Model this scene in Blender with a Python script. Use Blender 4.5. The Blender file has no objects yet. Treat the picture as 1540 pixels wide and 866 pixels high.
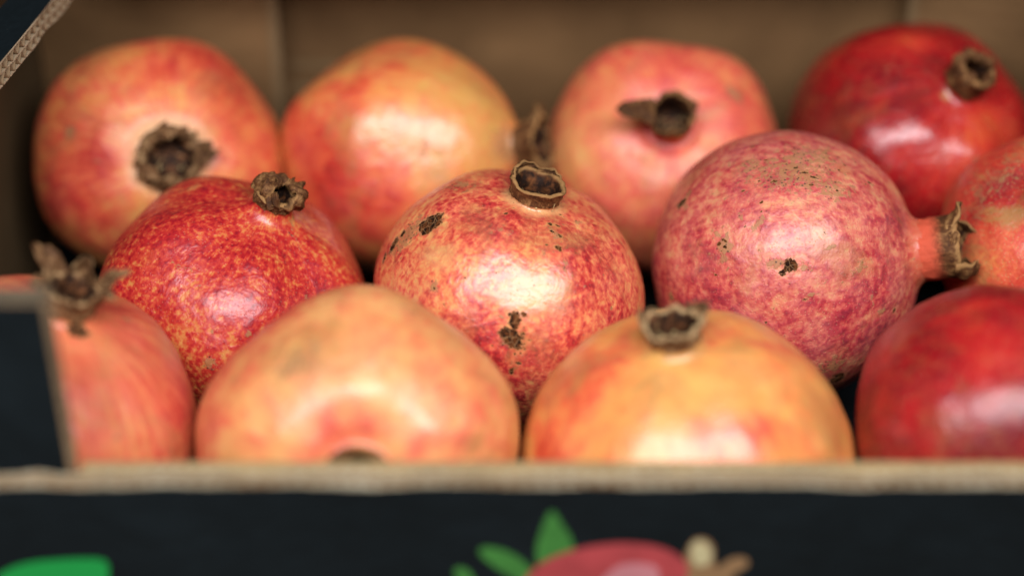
import bpy, math, random
import numpy as np
from mathutils import Vector, Matrix

random.seed(7)
rng = np.random.RandomState(7)
sc = bpy.context.scene
col = sc.collection

# ------------------------------------------------------------------ camera
F_PX = 2835.0            # focal length in pixels of a 1540 px wide frame
TH = math.radians(32)
DIST = 0.63
P0 = Vector((0, 0, 0.047))
FWD = Vector((0, math.cos(TH), -math.sin(TH)))
UP = Vector((0, math.sin(TH), math.cos(TH)))
RT = Vector((1, 0, 0))
CAM = P0 - DIST * FWD
cd = bpy.data.cameras.new('camera')
cam = bpy.data.objects.new('camera', cd)
col.objects.link(cam)
cam.location = CAM
cam.rotation_euler = (math.radians(90) - TH, 0, 0)
cd.sensor_width = 36
cd.lens = F_PX / 1540 * 36
cd.clip_start = 0.01
cd.clip_end = 50
cd.dof.use_dof = True
cd.dof.focus_distance = 0.598
cd.dof.aperture_fstop = 2.35
cd.dof.aperture_blades = 9
sc.camera = cam

# ------------------------------------------------------------------ light
w = bpy.data.worlds.new('World')
sc.world = w
w.use_nodes = True
w.node_tree.nodes['Background'].inputs[0].default_value = (0.92, 0.96, 1.0, 1)
w.node_tree.nodes['Background'].inputs[1].default_value = 0.025


def area(name, loc, target, sx, sy, power, color):
    ld = bpy.data.lights.new(name, 'AREA')
    ld.shape = 'RECTANGLE'
    ld.size = sx
    ld.size_y = sy
    ld.energy = power
    ld.color = color
    o = bpy.data.objects.new(name, ld)
    o.location = loc
    o.rotation_euler = (Vector(target) - Vector(loc)).to_track_quat('-Z', 'Y').to_euler()
    col.objects.link(o)
    return o


area('key_light', (0.04, -0.47, 0.62), (0, 0.0, 0.05), 0.95, 0.24, 10.4, (0.99, 0.975, 1.0))  # single broad soft lamp, out of view above the camera
sc.view_settings.view_transform = 'Standard'
sc.view_settings.look = 'None'
sc.view_settings.exposure = 0.0
sc.view_settings.gamma = 1.0
sc.cycles.diffuse_bounces = 2


# ------------------------------------------------------------------ helpers
def place(px, py, z):
    """world point at height z seen at that spot of the photograph"""
    d = FWD + RT * ((px - 770) / F_PX) + UP * ((433 - py) / F_PX)
    t = (z - CAM.z) / d.z
    return CAM + d * t, t


def mesh_obj(name, verts, faces, mats, parent=None, smooth=True, mat_idx=None):
    me = bpy.data.meshes.new(name)
    me.from_pydata([tuple(v) for v in verts], [], [tuple(f) for f in faces])
    for m in (mats if isinstance(mats, (list, tuple)) else [mats]):
        me.materials.append(m)
    if mat_idx is not None:
        me.polygons.foreach_set('material_index', np.asarray(mat_idx, dtype=np.int32))
    if smooth:
        me.polygons.foreach_set('use_smooth', [True] * len(me.polygons))
    me.update()
    o = bpy.data.objects.new(name, me)
    col.objects.link(o)
    if parent is not None:
        o.parent = parent
    return o


def add_attr(o, name, arr):
    a = o.data.attributes.new(name, 'FLOAT', 'POINT')
    a.data.foreach_set('value', np.asarray(arr, dtype=np.float32))


class NT:
    """small node-tree writer"""
    def __init__(self, name):
        self.m = bpy.data.materials.new(name)
        self.m.use_nodes = True
        self.t = self.m.node_tree
        self.t.nodes.clear()
        self.out = self.t.nodes.new('ShaderNodeOutputMaterial')
        self.b = self.t.nodes.new('ShaderNodeBsdfPrincipled')
        self.t.links.new(self.b.outputs[0], self.out.inputs[0])

    def n(self, kind, **kw):
        x = self.t.nodes.new(kind)
        for k, v in kw.items():
            setattr(x, k, v)
        return x

    def put(self, sock, v):
        if v is None:
            return
        if isinstance(v, bpy.types.NodeSocket):
            self.t.links.new(v, sock)
        elif isinstance(v, (tuple, list)):
            if len(v) == 3 and sock.type == 'RGBA':
                v = (*v, 1)
            sock.default_value = v
        else:
            sock.default_value = v

    def math(self, op, a, b=None, c=None, clamp=False):
        x = self.n('ShaderNodeMath', operation=op)
        x.use_clamp = clamp
        self.put(x.inputs[0], a)
        self.put(x.inputs[1], b)
        self.put(x.inputs[2], c)
        return x.outputs[0]

    def ramp(self, v, a, b, c=0.0, d=1.0, smooth=True):
        x = self.n('ShaderNodeMapRange')
        x.interpolation_type = 'SMOOTHSTEP' if smooth else 'LINEAR'
        for i, q in enumerate((v, a, b, c, d)):
            self.put(x.inputs[i], q)
        return x.outputs[0]

    def mix(self, f, a, b, mode='MIX'):
        x = self.n('ShaderNodeMix', data_type='RGBA', blend_type=mode)
        self.put(x.inputs[0], f)
        self.put(x.inputs[6], a)
        self.put(x.inputs[7], b)
        return x.outputs[2]

    def noise(self, vec, scale, detail=3.0, rough=0.55, dist=0.0):
        x = self.n('ShaderNodeTexNoise')
        self.put(x.inputs['Vector'], vec)
        x.inputs['Scale'].default_value = scale
        x.inputs['Detail'].default_value = detail
        x.inputs['Roughness'].default_value = rough
        x.inputs['Distortion'].default_value = dist
        return x.outputs['Fac']

    def voro(self, vec, scale, feature='F1', out='Distance', rand=1.0):
        x = self.n('ShaderNodeTexVoronoi', feature=feature)
        self.put(x.inputs['Vector'], vec)
        x.inputs['Scale'].default_value = scale
        x.inputs['Randomness'].default_value = rand
        return x.outputs[out]

    def colramp(self, v, stops):
        x = self.n('ShaderNodeValToRGB')
        r = x.color_ramp
        while len(r.elements) < len(stops):
            r.elements.new(0.5)
        for e, (p, c) in zip(r.elements, stops):
            e.position = p
            e.color = (*c, 1)
        self.put(x.inputs[0], v)
        return x.outputs[0]

    def attr(self, name, out='Fac'):
        x = self.n('ShaderNodeAttribute')
        x.attribute_name = name
        return x.outputs[out]

    def obj(self, off=(0, 0, 0), scale=(1, 1, 1)):
        c = self.n('ShaderNodeTexCoord')
        mp = self.n('ShaderNodeMapping')
        self.t.links.new(c.outputs['Object'], mp.inputs[0])
        mp.inputs['Location'].default_value = off
        mp.inputs['Scale'].default_value = scale
        return mp.outputs[0]

    def bump(self, h, strength, dist, normal=None):
        x = self.n('ShaderNodeBump')
        x.inputs['Strength'].default_value = strength
        x.inputs['Distance'].default_value = dist
        self.put(x.inputs['Height'], h)
        if normal is not None:
            self.put(x.inputs['Normal'], normal)
        return x.outputs[0]


# ------------------------------------------------------------------ materials
def skin_material(seed, p):
    """rind of a pomegranate: yellow ground, red blush, streaks, pores, russet and scars"""
    k = NT('pomegranate_rind')
    oc = k.obj(off=(seed * 1.7, seed * 0.9, seed * 2.3))
    mer = k.attr('meridian', 'Vector')
    red = k.attr('red')
    n_big = k.noise(oc, 38, 3, 0.6, 0.4)
    n_mid = k.noise(oc, 130, 3, 0.6, 0.3)
    n_str = k.noise(mer, p.get('streak_scale', 9), 4, 0.65, 0.2)
    n_fine = k.noise(oc, p.get('fine_scale', 620), 2, 0.6, p.get('fine_dist', 0.3))
    v = k.math('ADD', red, k.math('MULTIPLY', k.math('SUBTRACT', n_big, 0.5), p.get('big', 0.5)))
    v = k.math('ADD', v, k.math('MULTIPLY', k.math('SUBTRACT', n_mid, 0.5), p.get('mid', 0.5)))
    v = k.math('ADD', v, k.math('MULTIPLY', k.math('SUBTRACT', n_str, 0.5), p.get('streak', 0.6)))
    fa = k.math('MULTIPLY', k.math('SUBTRACT', n_fine, 0.5), p.get('fine', 0.6))
    v = k.math('ADD', v, fa, clamp=True)
    pal = p.get('pal', 'orange')
    P = {
        'orange': [(0.0, (0.70, 0.38, 0.095)), (0.28, (0.76, 0.26, 0.070)), (0.5, (0.72, 0.120, 0.045)),
                   (0.74, (0.56, 0.032, 0.020)), (1.0, (0.28, 0.008, 0.010))],
        'coral': [(0.0, (0.72, 0.36, 0.105)), (0.28, (0.76, 0.22, 0.080)), (0.5, (0.70, 0.098, 0.055)),
                  (0.74, (0.54, 0.028, 0.028)), (1.0, (0.33, 0.012, 0.020))],
        'pink': [(0.0, (0.62, 0.35, 0.14)), (0.28, (0.66, 0.23, 0.12)), (0.5, (0.60, 0.115, 0.080)),
                 (0.74, (0.44, 0.032, 0.042)), (1.0, (0.26, 0.011, 0.026))],
        'crimson': [(0.0, (0.62, 0.26, 0.05)), (0.28, (0.60, 0.12, 0.03)), (0.5, (0.52, 0.035, 0.020)),
                    (0.74, (0.38, 0.010, 0.012)), (1.0, (0.16, 0.004, 0.008))],
        'peach': [(0.0, (0.74, 0.40, 0.130)), (0.28, (0.76, 0.28, 0.100)), (0.5, (0.70, 0.135, 0.065)),
                  (0.74, (0.50, 0.028, 0.028)), (1.0, (0.24, 0.007, 0.012))],
        'speckle': [(0.0, (0.62, 0.27, 0.075)), (0.3, (0.58, 0.15, 0.045)), (0.5, (0.52, 0.045, 0.025)),
                    (0.75, (0.40, 0.013, 0.016)), (1.0, (0.26, 0.006, 0.014))],
    }[pal]
    c = k.colramp(v, P)
    # pale/yellow areas
    pale = k.ramp(k.math('ADD', k.attr('pale'), k.math('MULTIPLY', k.math('SUBTRACT', n_mid, 0.5), 0.6)), 0.25, 0.75)
    c = k.mix(k.math('MULTIPLY', pale, 0.8), c, p.get('pale_col', (0.66, 0.42, 0.13)))
    # lenticels
    vd = k.voro(oc, p.get('pore_scale', 900))
    pore = k.ramp(vd, p.get('pore_r', 0.16), p.get('pore_r', 0.16) + 0.12, 1, 0)
    c = k.mix(k.math('MULTIPLY', pore, p.get('pore', 0.35)), c, (0.55, 0.30, 0.10))
    # broad olive-brown weathering
    st = k.ramp(k.noise(oc, 48, 5, 0.65, 0.5), 0.50, 0.68)
    c = k.mix(k.math('MULTIPLY', st, p.get('stain', 0.40)), c, (0.40, 0.19, 0.055))
    bl = k.ramp(k.noise(oc, 75, 4, 0.7, 0.3), 0.35, 0.75)
    c = k.mix(k.math('MULTIPLY', bl, p.get('bloom', 0.05)), c, (0.60, 0.42, 0.36))
    # russet: tan rough film with small dark pits
    rus = k.math('ADD', k.math('MULTIPLY', k.attr('russet'), p.get('rk', 1.0)), k.math('MULTIPLY', k.math('SUBTRACT', k.noise(oc, 560, 4, 0.75, 0.6), 0.5), 2.1))
    scuff = k.math('MULTIPLY', k.ramp(k.noise(oc, 85, 3, 0.7, 0.8), 0.58, 0.72), p.get('scuff', 0.42))
    rus = k.math('ADD', rus, scuff)
    rus = k.ramp(rus, 0.38, 0.60)
    c = k.mix(k.math('MULTIPLY', rus, 0.70), c, k.mix(n_fine, (0.20, 0.095, 0.03), (0.46, 0.26, 0.09)))
    vp = k.voro(oc, 620)
    pit = k.math('MULTIPLY', k.ramp(vp, 0.14, 0.26, 1, 0), k.ramp(k.math('ADD', k.attr('russet'), k.math('MULTIPLY', n_fine, 0.5)), 0.42, 0.7))
    c = k.mix(k.math('MULTIPLY', pit, 0.92), c, (0.06, 0.03, 0.012))
    # scars: sunk dark brown holes, pale corky net across them
    dk = k.math('ADD', k.attr('scar'), k.math('MULTIPLY', k.math('SUBTRACT', k.noise(oc, 420, 4, 0.75, 0.6), 0.5), 1.5))
    halo = k.ramp(dk, 0.28, 0.5)
    c = k.mix(k.math('MULTIPLY', halo, 0.55), c, (0.42, 0.22, 0.07))
    core = k.ramp(dk, 0.50, 0.58)
    net = k.ramp(k.voro(oc, 420, 'DISTANCE_TO_EDGE'), 0.01, 0.06, 1, 0)
    holec = k.mix(k.math('MULTIPLY', net, 0.45), k.mix(k.ramp(n_fine, 0.4, 0.65), (0.016, 0.006, 0.003), (0.12, 0.040, 0.012)), (0.36, 0.20, 0.09))
    c = k.mix(core, c, holec)
    k.put(k.b.inputs['Base Color'], c)
    rr = k.math('ADD', p.get('rough', 0.36), k.math('MULTIPLY', k.math('SUBTRACT', n_mid, 0.5), 0.22))
    rr = k.math('ADD', rr, k.math('MULTIPLY', rus, 0.2))
    rr = k.math('ADD', rr, k.math('MULTIPLY', core, 0.35), clamp=True)
    k.put(k.b.inputs['Roughness'], rr)
    k.put(k.b.inputs['Specular IOR Level'], k.math('MULTIPLY', k.math('SUBTRACT', 1.0, k.math('MULTIPLY', core, 0.9)), p.get('spec', 0.75)))
    k.put(k.b.inputs['Coat Weight'], k.math('MULTIPLY', k.math('SUBTRACT', 1.0, core), p.get('coat', 0.15)))
    k.put(k.b.inputs['Coat Roughness'], 0.25)
    k.b.inputs['Subsurface Weight'].default_value = 0.08
    k.b.inputs['Subsurface Radius'].default_value = (0.004, 0.0015, 0.0008)
    k.b.inputs['Subsurface Scale'].default_value = 1.0
    h = k.math('ADD', k.math('MULTIPLY', n_mid, 1.0), k.math('MULTIPLY', n_fine, p.get('fine_bump', 0.22)))
    h = k.math('SUBTRACT', h, k.math('MULTIPLY', pore, 0.10))
    h = k.math('SUBTRACT', h, k.math('MULTIPLY', core, 1.2))
    h = k.math('ADD', h, k.math('MULTIPLY', rus, 0.12))
    k.put(k.b.inputs['Normal'], k.bump(h, p.get('bump', 0.75), 0.0010))
    return k.m


def husk_material(name, dark=(0.020, 0.008, 0.004), mid=(0.105, 0.040, 0.013), light=(0.34, 0.18, 0.065), rootc=(0.40, 0.06, 0.025), root=0.0):
    k = NT(name)
    oc = k.obj()
    a = k.noise(oc, 330, 5, 0.7, 0.6)
    f = k.noise(k.obj(scale=(1, 1, 0.22)), 1300, 3, 0.7, 0.2)
    v = k.math('ADD', k.math('MULTIPLY', a, 0.7), k.math('MULTIPLY', f, 0.3))
    c = k.colramp(v, [(0.33, dark), (0.5, mid), (0.70, light)])
    e = k.attr('edge')
    ef = k.ramp(k.math('ADD', e, k.math('MULTIPLY', k.math('SUBTRACT', a, 0.5), 0.8)), 0.45, 0.85)
    c = k.mix(k.math('MULTIPLY', ef, 0.85), c, light)
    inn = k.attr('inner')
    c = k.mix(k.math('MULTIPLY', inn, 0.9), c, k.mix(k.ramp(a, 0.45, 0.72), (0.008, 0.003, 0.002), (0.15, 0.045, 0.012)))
    if root > 0:
        rf = k.ramp(k.math('ADD', k.attr('root'), k.math('MULTIPLY', k.math('SUBTRACT', a, 0.5), 0.5)), 0.2, 0.8)
        c = k.mix(k.math('MULTIPLY', rf, root), c, k.mix(a, rootc, tuple(min(1, q * 1.5) for q in rootc)))
    k.put(k.b.inputs['Base Color'], c)
    k.put(k.b.inputs['Roughness'], 0.7)
    k.put(k.b.inputs['Specular IOR Level'], 0.2)
    k.put(k.b.inputs['Normal'], k.bump(v, 0.8, 0.0008))
    return k.m


def simple(name, c, rough=0.7, noise_amt=0.12, scale=200, spec=0.4):
    k = NT(name)
    n = k.noise(k.obj(), scale, 4, 0.65)
    f = k.math('ADD', 1.0 - noise_amt, k.math('MULTIPLY', n, 2 * noise_amt))
    x = k.n('ShaderNodeVectorMath', operation='SCALE')
    x.inputs[0].default_value = c
    k.put(x.inputs['Scale'], f)
    k.put(k.b.inputs['Base Color'], x.outputs[0])
    k.put(k.b.inputs['Roughness'], rough)
    k.put(k.b.inputs['Specular IOR Level'], spec)
    k.put(k.b.inputs['Normal'], k.bump(n, 0.3, 0.0004))
    return k.m


def kraft_material(name, c1, c2, wash_axis=None, pitch=0.0062, blotch=22):
    """brown paper liner: mottled pulp, fine fibres, faint washboard from the flutes below"""
    k = NT(name)
    oc = k.obj()
    big = k.noise(oc, blotch, 4, 0.6, 0.3)
    fib = k.noise(k.obj(scale=(0.25, 1, 1)), 900, 4, 0.7, 0.1)
    v = k.math('ADD', k.math('MULTIPLY', big, 0.7), k.math('MULTIPLY', fib, 0.3))
    c = k.colramp(v, [(0.3, c1), (0.7, c2)])
    k.put(k.b.inputs['Base Color'], c)
    k.put(k.b.inputs['Roughness'], 0.78)
    k.put(k.b.inputs['Specular IOR Level'], 0.3)
    h = fib
    dist = 0.0002
    if wash_axis is not None:
        s = k.n('ShaderNodeSeparateXYZ')
        k.put(s.inputs[0], oc)
        wv = k.math('SINE', k.math('MULTIPLY', s.outputs[wash_axis], 2 * math.pi / pitch))
        h = k.math('ADD', k.math('MULTIPLY', fib, 0.4), k.math('MULTIPLY', wv, 0.35))
        dist = 0.0003
    k.put(k.b.inputs['Normal'], k.bump(h, 0.6, dist))
    return k.m


def print_material():
    """black print over paper with scuffs"""
    k = NT('black_printed_paper')
    oc = k.obj()
    big = k.noise(oc, 16, 3, 0.6)
    fine = k.noise(k.obj(scale=(0.3, 1, 1)), 700, 4, 0.7)
    c = k.colramp(k.math('ADD', k.math('MULTIPLY', big, 0.6), k.math('MULTIPLY', fine, 0.4)),
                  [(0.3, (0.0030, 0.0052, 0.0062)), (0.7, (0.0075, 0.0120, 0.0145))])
    sp = k.ramp(k.noise(oc, 520, 2, 0.5), 0.765, 0.80)
    c = k.mix(k.math('MULTIPLY', sp, 0.35), c, (0.10, 0.10, 0.09))
    k.put(k.b.inputs['Base Color'], c)
    k.put(k.b.inputs['Roughness'], 0.60)
    k.put(k.b.inputs['Specular IOR Level'], 0.14)
    dent = k.noise(oc, 34, 3, 0.6, 0.4)
    k.put(k.b.inputs['Normal'], k.bump(fine, 0.5, 0.0002, k.bump(dent, 0.6, 0.004)))
    return k.m


KRAFT = kraft_material('kraft_liner', (0.080, 0.040, 0.013), (0.180, 0.097, 0.038), 0)
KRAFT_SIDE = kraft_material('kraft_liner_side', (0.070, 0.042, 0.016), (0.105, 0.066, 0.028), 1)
KRAFT_EDGE = kraft_material('kraft_cut_edge', (0.30, 0.215, 0.125), (0.52, 0.40, 0.26))
TORN = kraft_material('torn_white_edge', (0.22, 0.165, 0.085), (0.60, 0.55, 0.40), blotch=55)
CAP = kraft_material('worn_dark_edge', (0.05, 0.042, 0.030), (0.16, 0.125, 0.075), blotch=60)
FLUTE = kraft_material('flute_paper', (0.16, 0.10, 0.05), (0.30, 0.20, 0.11))
KRAFT_PALE = kraft_material('kraft_pale_strip', (0.120, 0.072, 0.030), (0.175, 0.112, 0.053))  # paler kraft: painted lit edge of the flaps, stripes on the back wall
FOLD = kraft_material('kraft_folded_edge', (0.20, 0.135, 0.058), (0.36, 0.26, 0.125), blotch=40)
BLACK = print_material()
HUSK = husk_material('dry_husk')
HUSK_RED = husk_material('dry_husk_red_base', root=1.0, rootc=(0.44, 0.070, 0.034))
HUSK_ORANGE = husk_material('dry_husk_orange_base', root=1.0, rootc=(0.52, 0.20, 0.05))
HUSK_PALE = husk_material('dry_husk_pale', mid=(0.15, 0.066, 0.024), light=(0.44, 0.29, 0.14))
THREAD = simple('stamen_thread', (0.55, 0.36, 0.16), 0.6)
POLLEN = simple('stamen_tip', (0.70, 0.55, 0.25), 0.6)


# ------------------------------------------------------------------ fruit
def catmull(pts, n):
    """evenly spaced points along a Catmull-Rom curve through pts"""
    P = np.array(pts, float)
    P = np.vstack([2 * P[0] - P[1], P, 2 * P[-1] - P[-2]])
    out = []
    for i in range(1, len(P) - 2):
        t = np.linspace(0, 1, 24, endpoint=False)[:, None]
        a, b, c, d = P[i - 1], P[i], P[i + 1], P[i + 2]
        out.append(0.5 * ((2 * b) + (-a + c) * t + (2 * a - 5 * b + 4 * c - d) * t ** 2 + (-a + 3 * b - 3 * c + d) * t ** 3))
    out.append(P[-2][None])
    Q = np.vstack(out)
    s = np.concatenate([[0], np.cumsum(np.linalg.norm(np.diff(Q, axis=0), axis=1))])
    u = np.linspace(0, s[-1], n)
    return np.stack([np.interp(u, s, Q[:, 0]), np.interp(u, s, Q[:, 1])], 1)


class Waves:
    """smooth 3-D noise from a few random sine waves (about -1..1)"""
    def __init__(self, seed, n, freq):
        r = np.random.RandomState(seed)
        d = r.normal(size=(n, 3))
        d /= np.linalg.norm(d, axis=1)[:, None]
        self.k = d * (freq * (0.6 + 0.8 * r.rand(n)))[:, None]
        self.p = r.rand(n) * 6.283
        self.n = n

    def __call__(self, X):
        return np.sin(X @ self.k.T + self.p).sum(1) / math.sqrt(self.n) * 0.9


PROF = {
    'std': [(.19, 1.02), (.18, .96), (.21, .90), (.34, .855), (.58, .76), (.83, .53), (.97, .22), (1, -.04), (.94, -.38), (.76, -.68), (.47, -.87), (.18, -.93), (0, -.93)],
    'shoulder': [(.178, .81), (.172, .775), (.21, .755), (.40, .735), (.66, .63), (.88, .37), (.985, .09), (.99, -.16), (.87, -.48), (.67, -.79), (.42, -1.0), (.18, -1.09), (0, -1.09)],
    'flat': [(.145, .80), (.155, .75), (.20, .70), (.32, .65), (.56, .575), (.82, .37), (.97, .10), (1, -.10), (.93, -.38), (.75, -.65), (.46, -.82), (.18, -.88), (0, -.88)],
    'necked': [(.218, 1.045), (.228, 1.01), (.26, .965), (.32, .93), (.42, .895), (.60, .79), (.82, .57), (.965, .26), (1, 0), (.955, -.33), (.79, -.65), (.50, -.88), (.2, -.98), (0, -.985)],
    'pear': [(.175, 1.13), (.185, 1.08), (.28, 1.02), (.45, .92), (.67, .73), (.86, .46), (.97, .18), (1, -.06), (.95, -.38), (.78, -.68), (.48, -.88), (.18, -.95), (0, -.95)],
    'dimple': [(.17, .90), (.165, .84), (.20, .79), (.33, .80), (.55, .755), (.82, .56), (.97, .24), (1, -.04), (.94, -.38), (.76, -.68), (.47, -.86), (.18, -.92), (0, -.92)],
    'cap': [(.150, .95), (.150, .915), (.185, .88), (.32, .845), (.57, .76), (.83, .53), (.97, .22), (1, -.04), (.94, -.38), (.76, -.68), (.47, -.87), (.18, -.93), (0, -.93)],
    'wide': [(.20, .89), (.20, .875), (.24, .855), (.38, .84), (.60, .74), (.84, .52), (.98, .22), (1, -.04), (.94, -.38), (.76, -.68), (.47, -.87), (.18, -.93), (0, -.93)],
}


def cam2world(v):
    return (RT * v[0] + UP * v[1] - FWD * v[2])


FRUITS = []


def fruit(tag, cx, cy, rpx, axis, prof, label, dabs, params, z=None, res=(150, 240), lobes=(5, 0.02, 0.0), warp=0.018, bumps=(), seed=1, shift=0.0, husk=None):
    z0 = 0.047 if z is None else z
    C, t = place(cx, cy, z0)
    # a step along the line of sight keeps neighbours from cutting into each other
    if shift:
        dirv = (C - CAM) / t
        t += shift
        C = CAM + dirv * t
    R = rpx * t / F_PX
    Z = cam2world(axis).normalized()
    X = RT - Z * RT.dot(Z)
    if X.length < 0.45:
        X = UP - Z * UP.dot(Z)
    X.normalize()
    Y = Z.cross(X)
    M = Matrix((X, Y, Z)).transposed()
    root = bpy.data.objects.new('pomegranate', None)
    root.empty_display_size = 0.02
    root.location = C
    root.rotation_mode = 'QUATERNION'
    root.rotation_quaternion = M.to_quaternion()
    col.objects.link(root)
    root['label'] = label
    root['category'] = 'pomegranate'
    root['group'] = 'pomegranates packed in the cardboard crate'
    Mn = np.array(M)
    # body
    nt, nph = res
    Q = catmull(PROF[prof], nt)
    Q = Q[:-1]
    ph = np.linspace(0, 2 * np.pi, nph, endpoint=False)
    r = Q[:, 0][:, None] * np.ones(nph)[None]
    zz = Q[:, 1][:, None] * np.ones(nph)[None]
    PH = ph[None] * np.ones(len(Q))[:, None]
    V = np.stack([r * np.cos(PH), r * np.sin(PH), zz], -1).reshape(-1, 3)
    V = np.vstack([V, [[0, 0, PROF[prof][-1][1]]]])
    PHf = np.concatenate([PH.ravel(), [0]])
    rad = np.hypot(V[:, 0], V[:, 1])
    up_w = 1 - np.clip((V[:, 2] - 0.72) / 0.2, 0, 1) * np.clip(1 - (rad - 0.2) / 0.3, 0, 1)  # spare the neck
    nl, la, lp = lobes
    body_w = np.clip(rad / 0.75, 0, 1) ** 1.5
    f = 1 + la * np.cos(nl * PHf + lp) * body_w * up_w
    N3 = V / np.linalg.norm(V, axis=1)[:, None]
    f += warp * Waves(seed * 13 + 1, 9, 2.6)(N3) * up_w
    f += warp * 0.30 * Waves(seed * 13 + 2, 12, 7.0)(N3) * up_w
    f += 0.0022 * Waves(seed * 13 + 5, 24, 26.0)(N3) * up_w
    # ribs running down from the crown
    f += 0.010 * np.clip(1 - np.abs(rad - 0.5) / 0.4, 0, 1) * np.clip(V[:, 2] * 2, 0, 1) * np.cos((nl + 1) * PHf + lp * 2.1 + 0.6) * up_w
    for bx, by, bz, amp, wid in bumps:
        d = np.array((bx, by, bz), float)
        d /= np.linalg.norm(d)
        wl = np.array(cam2world(d)) @ Mn           # into the fruit's own frame
        ang = np.arccos(np.clip(N3 @ wl, -1, 1))
        f += amp * np.exp(-(ang / wid) ** 2) * up_w
    V = V * f[:, None] * R
    nr = len(Q)
    i0 = np.arange(nr - 1)[:, None] * nph + np.arange(nph)[None]
    i1 = np.arange(nr - 1)[:, None] * nph + (np.arange(nph)[None] + 1) % nph
    quads = np.stack([i0, i0 + nph, i1 + nph, i1], -1).reshape(-1, 4)
    last = (nr - 1) * nph
    tris = [(last + j, len(V) - 1, last + (j + 1) % nph) for j in range(nph)]
    body = mesh_obj('rind', V, quads.tolist() + tris, skin_material(seed, params), root)
    # macro colouring anchored to points of the rind
    W = V @ Mn.T + np.array(C)
    rel = W - np.array(CAM)
    dep = rel @ np.array(FWD)
    PX = 770 + F_PX * (rel @ np.array(RT)) / dep
    PY = 433 - F_PX * (rel @ np.array(UP)) / dep
    nn = np.zeros(len(V) * 3)
    body.data.vertices.foreach_get('normal', nn)
    nn = nn.reshape(-1, 3) @ Mn.T
    facing = (nn * rel).sum(1) < 0
    ch = {'red': np.full(len(V), params.get('base', 0.4)), 'pale': np.zeros(len(V)), 'russet': np.zeros(len(V)), 'scar': np.zeros(len(V))}
    wob = 1 + 0.22 * Waves(seed * 7 + 3, 10, 9.0)(N3)
    for d in dabs:
        name, px, py, rp, amt = d[:5]
        if name == 'red':
            amt *= params.get('dabk', 1.0)
        if name == 'scar':
            rp = rp * 1.3
        asp, ang = (d[5], d[6]) if len(d) > 5 else (1.0, 0.0)
        q = (PX - px) ** 2 + (PY - py) ** 2 + np.where(facing, 0, 1e9)
        j = int(np.argmin(q))
        A = V[j]
        scale = dep[j] / F_PX
        D = (V - A)
        if asp != 1.0:
            # long axis drawn as a direction lying on the surface
            a = math.radians(ang)
            dw = np.array(RT) * math.cos(a) + np.array(UP) * math.sin(a)
            n = nn[j] / (np.linalg.norm(nn[j]) + 1e-9)
            dw = dw - n * (dw @ n)
            dw /= np.linalg.norm(dw)
            dl = dw @ Mn
            al = D @ dl
            pe = D - al[:, None] * dl
            dist2 = (al / (rp * asp)) ** 2 + ((pe ** 2).sum(1)) / rp ** 2
        else:
            dist2 = (D ** 2).sum(1) / rp ** 2
        g = np.exp(-dist2 / scale ** 2 * wob)
        if name in ('russet', 'scar', 'pale'):
            ch[name] = np.maximum(ch[name], amt * g)
        else:
            ch[name] = ch[name] + amt * g
    # colour round the neck and the stem end
    cr = params.get('crown', None)
    top = np.exp(-((rad) / 0.30) ** 2) * (V[:, 2] > 0)
    if cr is not None:
        nm, am, wd = cr
        g = np.exp(-(np.clip(rad - 0.12, 0, 9) / wd) ** 2) * (V[:, 2] > 0)
        ch[nm] = ch[nm] + am * g if nm == 'red' else np.maximum(ch[nm], am * g)
    ch['russet'] = np.maximum(ch['russet'], 0.6 * np.exp(-(rad / 0.2) ** 2) * (V[:, 2] < 0))
    ch['scar'] = np.maximum(ch['scar'], 0.62 * np.exp(-(rad / 0.10) ** 2) * (V[:, 2] < 0))
    for kx, a in ch.items():
        add_attr(body, kx, a)
    m = body.data.attributes.new('meridian', 'FLOAT_VECTOR', 'POINT')
    sm = np.stack([np.cos(PHf) * 2.2, np.sin(PHf) * 2.2, V[:, 2] / R * 0.75 + seed], 1)
    m.data.foreach_set('vector', sm.astype(np.float32).ravel())
    FRUITS.append((tag, np.array(C), R, W[::7]))
    if husk:
        calyx(root, R, V[:nph], seed, **husk)
    return root


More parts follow.
